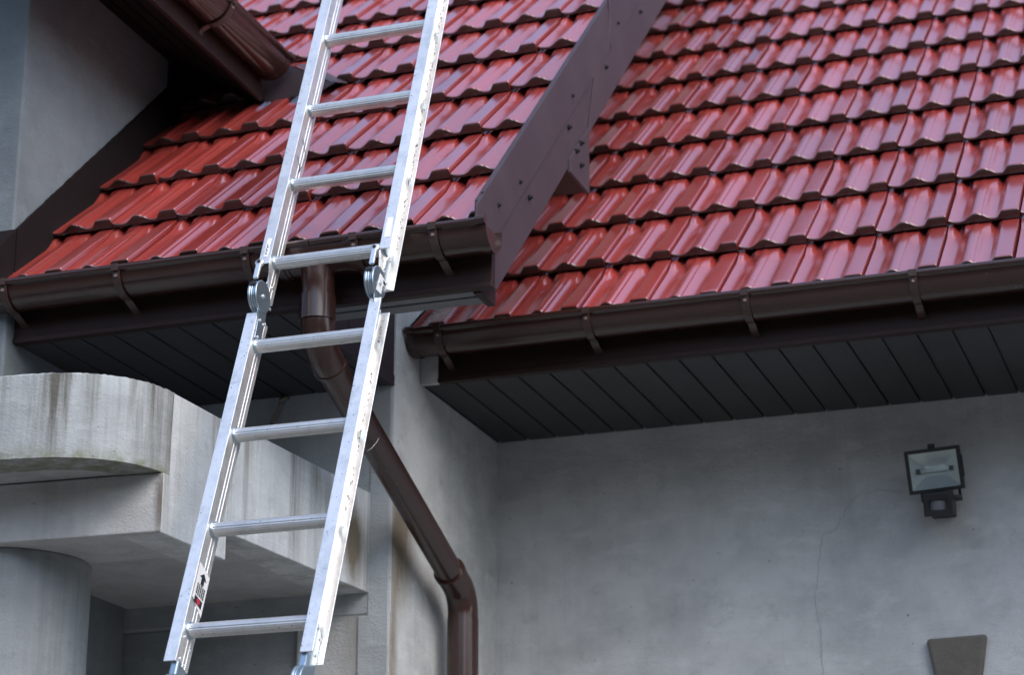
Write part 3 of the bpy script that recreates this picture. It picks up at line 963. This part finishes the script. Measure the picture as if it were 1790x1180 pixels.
for (x0_, x1_, y0_, y1_, z) in ((-.024, .024, -.0158, .0118, -.002), (-.024, .024, -.0158, .0118, .011), (-.038, .038, -.030, .032, .012), (-.041, .041, -.032, .035, .009), (-.042, .042, -.032, .037, -.03)):
    loops.append([b.vert(Q(x, y, z)) for x, y in ((x0_, y0_), (x1_, y0_), (x1_, y1_), (x0_, y1_))])
for la, lb_ in zip(loops, loops[1:]):
    for k in range(4): b.face(la[k], la[(k+1) % 4], lb_[(k+1) % 4], lb_[k])
b.face(*loops[0]); b.face(*loops[-1])
se = b.build('sensor', M['black_plastic'], fl, bevel=.002)
b = MB()
L0 = []
for k in range(9):
    t = -1 + k/4
    L0.append([b.vert(Q(.0235*t, yy, .0085*(1-t*t) - .0015)) for yy in (-.0155, .0115)])
for qa, qb in zip(L0, L0[1:]): b.face(qa[0], qb[0], qb[1], qa[1])
b.build('lens', M['soffit_pale'], se)

# ------------------------------------------------------------------ ladder
SP, WD = .2580, .2890
OU, TU = Vector((-2.2375, 4.6335, 1.8965)), R(69.55)
OB, TB = Vector((-2.2375, 4.546, 1.6547)), R(69.57)
SPB = .2605
ld = thing('ladder', 'hinged aluminium multi-section ladder leaning on the front gutter', 'ladder', (-2.08, 3.52, -H))
XA = Vector((1, 0, 0))
def frame(T): return Vector((0, math.cos(T), math.sin(T))), Vector((0, -math.sin(T), math.cos(T)))
uU, nU = frame(TU); uB, nB = frame(TB)
FL, DP, TH = .0295, .030, .0028     # flange width, half depth, wall thickness
def rail(O, u, n, side, b0, b1, w0=None):
    """C-channel: web towards the rungs, two flanges pointing outwards; w0: lower end of web and rear flange"""
    sx = -1 if side == 'left' else 1
    xo = 0 if side == 'left' else WD
    w0 = b0 if w0 is None else w0
    b = MB()
    prof = [(sx*FL, DP), (sx*FL, DP-TH), (sx*TH, DP-TH), (sx*TH, -DP+TH), (sx*FL, -DP+TH), (sx*FL, -DP), (0, -DP),
            (0, -.017), (-sx*.0014, -.0155), (-sx*.0014, -.0135), (0, -.012), (0, -.004), (-sx*.0014, -.0025), (-sx*.0014, -.0005), (0, .001), (0, DP)]
    low = [b0 if z > DP - TH - .0005 else w0 + (.018*(z + DP)/(2*DP) if w0 != b0 else 0) for x, z in prof]
    A = [b.vert(O + XA*(x + xo) + n*z + u*l_) for (x, z), l_ in zip(prof, low)]
    B = [b.vert(O + XA*(x + xo) + n*z + u*b1) for (x, z) in prof]
    m_ = len(prof)
    for k in range(m_): b.face(A[k], A[(k+1) % m_], B[(k+1) % m_], B[k])
    b.face(A[0], A[1], A[2], A[15]); b.face(*A[2:16]); b.face(B[0], B[1], B[2], B[15]); b.face(*B[2:16])
    return b.build('rail', M['alu'], ld, bevel=.0008)
U0, U1 = -.022, 4*SP + .32
Bn = 3*SPB + .090
r_ul = rail(OU, uU, nU, 'left', U0, U1, U0 - .088)
r_ur = rail(OU, uU, nU, 'right', U0, U1, U0 - .088)
r_bl = rail(OB, uB, nB, 'left', -Bn, .083)
r_br = rail(OB, uB, nB, 'right', -Bn, .083)
# next section down to the ground
OC = OB - uB*(Bn + .16) + nB*.004
LC = (OC.z + H)/uB.z
r_cl = rail(OC, uB, nB, 'left', -LC, 0)
r_cr = rail(OC, uB, nB, 'right', -LC, 0)
def make_rung(O):
    b = MB(); seg = 40; rr = .0158
    path = [O + XA*.0005, O + XA*(WD + .006)]
    rg = []
    for pnt in path:
        ring = []
        for j in range(seg):
            a = 2*math.pi*j/seg
            k_ = rr*(1 + (.045 if (j % 2 and abs(math.sin(a)) < .98) else 0))
            ring.append(b.vert(pnt + nU*math.cos(a)*k_ + uU*math.sin(a)*k_))
        rg.append(ring)
    for j in range(seg): b.face(rg[0][j], rg[0][(j+1) % seg], rg[1][(j+1) % seg], rg[1][j])
    b.face(*rg[0]); b.face(*rg[1])
    r_ = b.build('rung', M['alu_rung'], ld)
    b = MB()
    b.tube([O + XA*.0006, O + XA*.003, O + XA*.0055], [.0205, .0200, .0172], 28)
    b.tube([O + XA*(WD - .0006), O + XA*(WD - .003), O + XA*(WD - .0055)], [.0205, .0200, .0172], 28)
    b.tube([O + XA*(WD + .003), O + XA*(WD + .009)], [.020, .018], 28)
    islands(b, 'collar', M['zinc'], r_, smooth=True, auto=40)
    return r_
r0 = make_rung(OU)
for k in range(1, 6): copy_tree(r0, ld, uU*SP*k)
for k in range(0, 4): copy_tree(r0, ld, (OB - OU) - uB*SPB*k)
kk = 0
while (kk + 1)*SP + .08 < LC:
    copy_tree(r0, ld, (OC - OU) - uB*(SP*kk + .09)); kk += 1

# hinges: two discs, a cover, arms riveted into the rails, a locking knob
def rivet(p, d, par, r=.0044, h=.0032):
    b = MB(); b.tube([p, p + d*h*.6, p + d*h], [r, r*.9, r*.4], 12)
    return b.build('rivet', M['chrome'], par, smooth=True, auto=40)
def discs(c, x0, par_label=None):
    """stack of round plates; the outermost face looks along +X"""
    h = None
    for (a, e_, r, ch) in ((.0195, .0238, .0405, .0012), (.0125, .0180, .0375, .0006), (.0075, .0120, .0398, .001), (.0, .0068, .0405, .0015)):
        b = MB()
        a, e_ = a + x0, e_ + x0
        b.tube([c + XA*a, c + XA*(a+ch), c + XA*(e_-ch), c + XA*e_], [r-ch, r, r, r-ch], 56)
        if h is None: h = b.build('hinge', M['zinc'], ld, smooth=True, auto=30)
        else: b.build('disc', M['zinc'], h, smooth=True, auto=30)
    b = MB()
    b.tube([c + XA*(x0 + .001), c + XA*(x0 + .021)], .020, 24)
    b.build('axle', M['zinc'], h, smooth=True, auto=40)
    return h
def prism_x(name, mat, par, c, u, n, pts, x0, th, bevel=.0008):
    b = MB(); b.prism([c + XA*x0 + n*nn + u*uu for nn, uu in pts], (th, 0, 0))
    return b.build(name, mat, par, bevel=bevel)
def hinge(x0, arm_x, sticker, top_arm):
    """x0: where the disc stack starts, arm_x: plane of the riveted plates (both from the left web)"""
    c = Vector((OU.x, 4.562, 1.786))
    h = discs(c, x0)
    face = x0 + .0238
    lw = OB.x - OU.x
    if top_arm: prism_x('arm', M['zinc'], h, c, uU, nU, [(-.044, .010), (-.010, .020), (-.008, .040), (-.020, .062), (-.022, .085), (-.036, .112), (-.046, .108)], arm_x, .0024)
    prism_x('arm', M['zinc'], h, c, uB, nB, [(-.034, -.020), (.012, -.030), (.006, -.050), (-.004, -.064), (-.008, -.118), (-.030, -.124), (-.040, -.110), (-.038, -.050)], arm_x + lw, .0024)
    rivet(c + XA*face, XA, h, .0060, .0042)
    for (n1, u1) in (((-.018, .048), (-.040, .030), (-.038, .098)) if top_arm else ((-.010, .050), (-.050, .002), (-.040, .060))): rivet(c + XA*(arm_x + (.0024 if top_arm else -.001)) + nU*n1 + uU*u1, XA, h)
    for (n1, u1) in ((-.014, -.062), (-.034, -.060), (-.020, -.108)): rivet(c + XA*(arm_x + lw + .0024) + nB*n1 + uB*u1, XA, h)
    k0 = c + uU*.082 + nU*.0345 + XA*(x0 + .0115)
    b = MB(); b.tube([k0 - nU*.006, k0 + nU*.0005, k0 + nU*.0025], [.0112, .0112, .008], 24)
    b.build('knob', M['alu_rung'], h, smooth=True, auto=40)
    b = MB(); b.tube([k0 + nU*.0025, k0 + nU*.0055], [.0045, .004], 12)
    b.build('pin', M['sticker_black'], h, smooth=True, auto=40)
    b = MB(); b.obox(k0, XA, uU, nU, -.0065, .0065, -.050, -.006, -.0045, .0025)
    b.build('lock_bar', M['chrome'], h, bevel=.0015)
    b = MB(); b.obox(c, XA, uU, nU, x0 + .002, x0 + .018, .006, .016, .0385, .0418)
    b.build('stop', M['black_plastic'], h)
    if sticker:
        prism_x('sticker', M['sticker_white'], h, c, uU, nU, [(.006, .024), (-.030, .026), (-.030, .010), (-.018, .006), (-.018, -.022), (.012, -.030)], face + .0004, .0004, 0)
        b = MB(); b.obox(c, XA, uU, nU, face + .0009, face + .0013, .012, .021, -.030, -.016)
        b.build('print', M['sticker_black'], h)
        rivet(c + XA*(face + .0009) + uU*-.002, XA, h, .0062, .0042)
    return h
hinge(-.0185, .0012, False, False)
hinge(WD - .0060, WD + .0125, True, True)
def low_hinge(x0, arm_x, plate):
    c = OB - uB*(Bn + .062)
    h = discs(c, x0)
    if plate: prism_x('arm', M['zinc'], h, c, uB, nB, [(-.026, .030), (.022, .030), (.024, .050), (.022, .118), (-.004, .150), (-.018, .136), (-.025, .118)], arm_x, .0024)
    else: prism_x('arm', M['zinc'], h, c, uB, nB, [(-.024, .028), (.022, .028), (.022, .0615), (-.024, .0615)], arm_x - .004, .0024)
    prism_x('arm', M['zinc'], h, c, uB, nB, [(-.026, -.030), (.022, -.030), (.024, -.128), (-.024, -.128)], arm_x, .0024)
    b = MB(); b.obox(c, XA, uB, nB, x0 + .003, x0 + .022, .030, .068, .004, .022)
    b.build('lock_bar', M['zinc'], h, bevel=.004)
    for (n1, u1) in (((.014, .082), (-.016, .078), (-.004, .138), (-.020, .120)) if plate else ((.012, .076), (-.016, .074), (.014, .128), (-.018, .112))): rivet(c + XA*(arm_x + (.0024 if plate else -.0012)) + nB*n1 + uB*u1, XA, h)
low_hinge(-.0185, .0012, False); low_hinge(WD - .0060, WD + .0125, True)

def scuffs(O, u, n, x, n0, n1, b0, b1, cnt, rail_o):
    rr = random.Random(11)
    b = MB()
    for k in range(cnt):
        t = b0 + (b1 - b0)*rr.random()
        nn = n0 + (n1 - n0)*rr.random()
        w_, h_ = rr.uniform(.0006, .0016), rr.uniform(.0012, .0045)
        p = [O + XA*(x + a_*w_) + u*(t + c_*h_) + n*nn for a_, c_ in ((-1, rr.uniform(-.3, .3)), (0, -1), (1, rr.uniform(-.3, .3)), (rr.uniform(-.3, .3), 1))]
        b.face(*[b.vert(q) for q in p])
        x += rr.uniform(-.0012, .0012); x = min(max(x, WD + .011), WD + .026)
    o = b.build('scuff_marks', M['sticker_black'], rail_o)
    o['kind'] = 'stuff'
scuffs(OU, uU, nU, WD + .017, -DP + TH + .0004, -DP + TH + .0006, .02, 4*SP + .1, 170, r_ur)
scuffs(OB, uB, nB, WD + .014, -DP + TH + .0004, -DP + TH + .0006, -2*SPB, .05, 60, r_br)

# warning label on the left lower rail web (up arrow, small print, red round sign)
def label_on(O, u, n, x, b0, b1, n0, n1, rail_o):
    b = MB()
    A = O + XA*x
    jag = [A + u*b1 + n*n0, A + u*(b1-.01) + n*n1, A + u*b0 + n*n1, A + u*(b0+.012) + n*(n1*.5+n0*.5), A + u*(b0+.020) + n*(n0*.8+n1*.2), A + u*(b0+.024) + n*n0]
    b.prism(jag, (.0005, 0, 0))
    lb = b.build('label', M['sticker_white'], rail_o)
    b = MB(); X5 = XA*.0008
    nm, hw = (n0+n1)/2, abs(n1-n0)
    L_ = b1-b0
    y = lambda t: b0 + L_*t
    b.prism([A + X5 + u*y(.86) + n*nm, A + X5 + u*y(.74) + n*(nm+hw*.30), A + X5 + u*y(.74) + n*(nm+hw*.13), A + X5 + u*y(.60) + n*(nm+hw*.13),
             A + X5 + u*y(.60) + n*(nm-hw*.13), A + X5 + u*y(.74) + n*(nm-hw*.13), A + X5 + u*y(.74) + n*(nm-hw*.30)], (.0004, 0, 0))
    for k in range(5):
        nn = nm + hw*(.30 - .15*k)
        t0 = .34
        while t0 < .57:
            t1 = t0 + random.uniform(.02, .05)
            b.obox(A + X5, XA, u, n, 0, .0004, y(t0), y(min(t1, .58)), nn - hw*.05, nn + hw*.05)
            t0 = t1 + .015
    b.prism([A + X5 + u*y(.30) + n*(nm+hw*.34), A + X5 + u*y(.30) + n*(nm-hw*.34), A + X5 + u*y(.14) + n*(nm-hw*.34), A + X5 + u*y(.16) + n*(nm+hw*.34)], (.0003, 0, 0))
    b.build('print', M['sticker_black'], rail_o)
    b = MB(); cc = A + XA*.0012 + u*y(.225) + n*nm
    b.tube([cc, cc + XA*.0004], .0078, 24)
    b.build('red_mark', M['sticker_red'], rail_o)
label_on(OB, uB, nB, .0014, -(2*SPB + .212), -(2*SPB + .100), .026, -.028, r_bl)
# small plate on the front face of the upper left rail, and a strip of tape on the right one
def face_sticker(O, u, n, x0, x1, b0, b1, rail_o, marks):
    b = MB(); b.obox(O, XA, u, n, x0, x1, b0, b1, DP + .0002, DP + .0008)
    s_ = b.build('label', M['sticker_white'], rail_o)
    if marks:
        b = MB()
        t = b0 + .008
        for k in range(6):
            t1 = t + random.uniform(.003, .0055)
            b.obox(O, XA, u, n, x0 + .003, x1 - .003 - .003*(k % 2), t, t1, DP + .0009, DP + .0012)
            t = t1 + .0018
        b.build('print', M['sticker_black'], rail_o)
face_sticker(OU, uU, nU, -.019, -.008, -.002, .058, r_ul, True)
face_sticker(OU, uU, nU, WD + .007, WD + .022, .012, .075, r_ur, False)
# traces of a torn label on the upper left web
b = MB()
tr = [OU + uU*(SP*1 + .150) + nU*.010, OU + uU*(SP*1 + .118) + nU*-.022, OU + uU*(SP*1 + .060) + nU*-.010, OU + uU*(SP*1 + .085) + nU*.016]
for p_, q_ in zip(tr, tr[1:]):
    b.tube([p_ + XA*.0015, q_ + XA*.0015], .0007, 5)
b.tube([tr[2] + XA*.0015, tr[2] - uU*.012 + nU*.006 + XA*.0015], .0014, 5)
b.build('label_trace', M['sticker_black'], r_ul)

# ------------------------------------------------------------------ cobweb and moss at the end of the right gutter
b = MB()
for k in range(16):
    a = Vector((-2.25 + random.uniform(0, .07), 5.60 + random.uniform(0, .07), 2.05 + random.uniform(0, .06)))
    c = a + Vector((random.uniform(.02, .12), random.uniform(-.05, .03), random.uniform(-.05, .03)))
    b.tube([a, a.lerp(c, .5) + Vector((0, 0, -.004)), c], .00035, 4)
cw = b.build('cobweb', M['thread'], None)
tag(cw, 'torn cobweb between the first tiles and the end of the right gutter', 'cobweb')
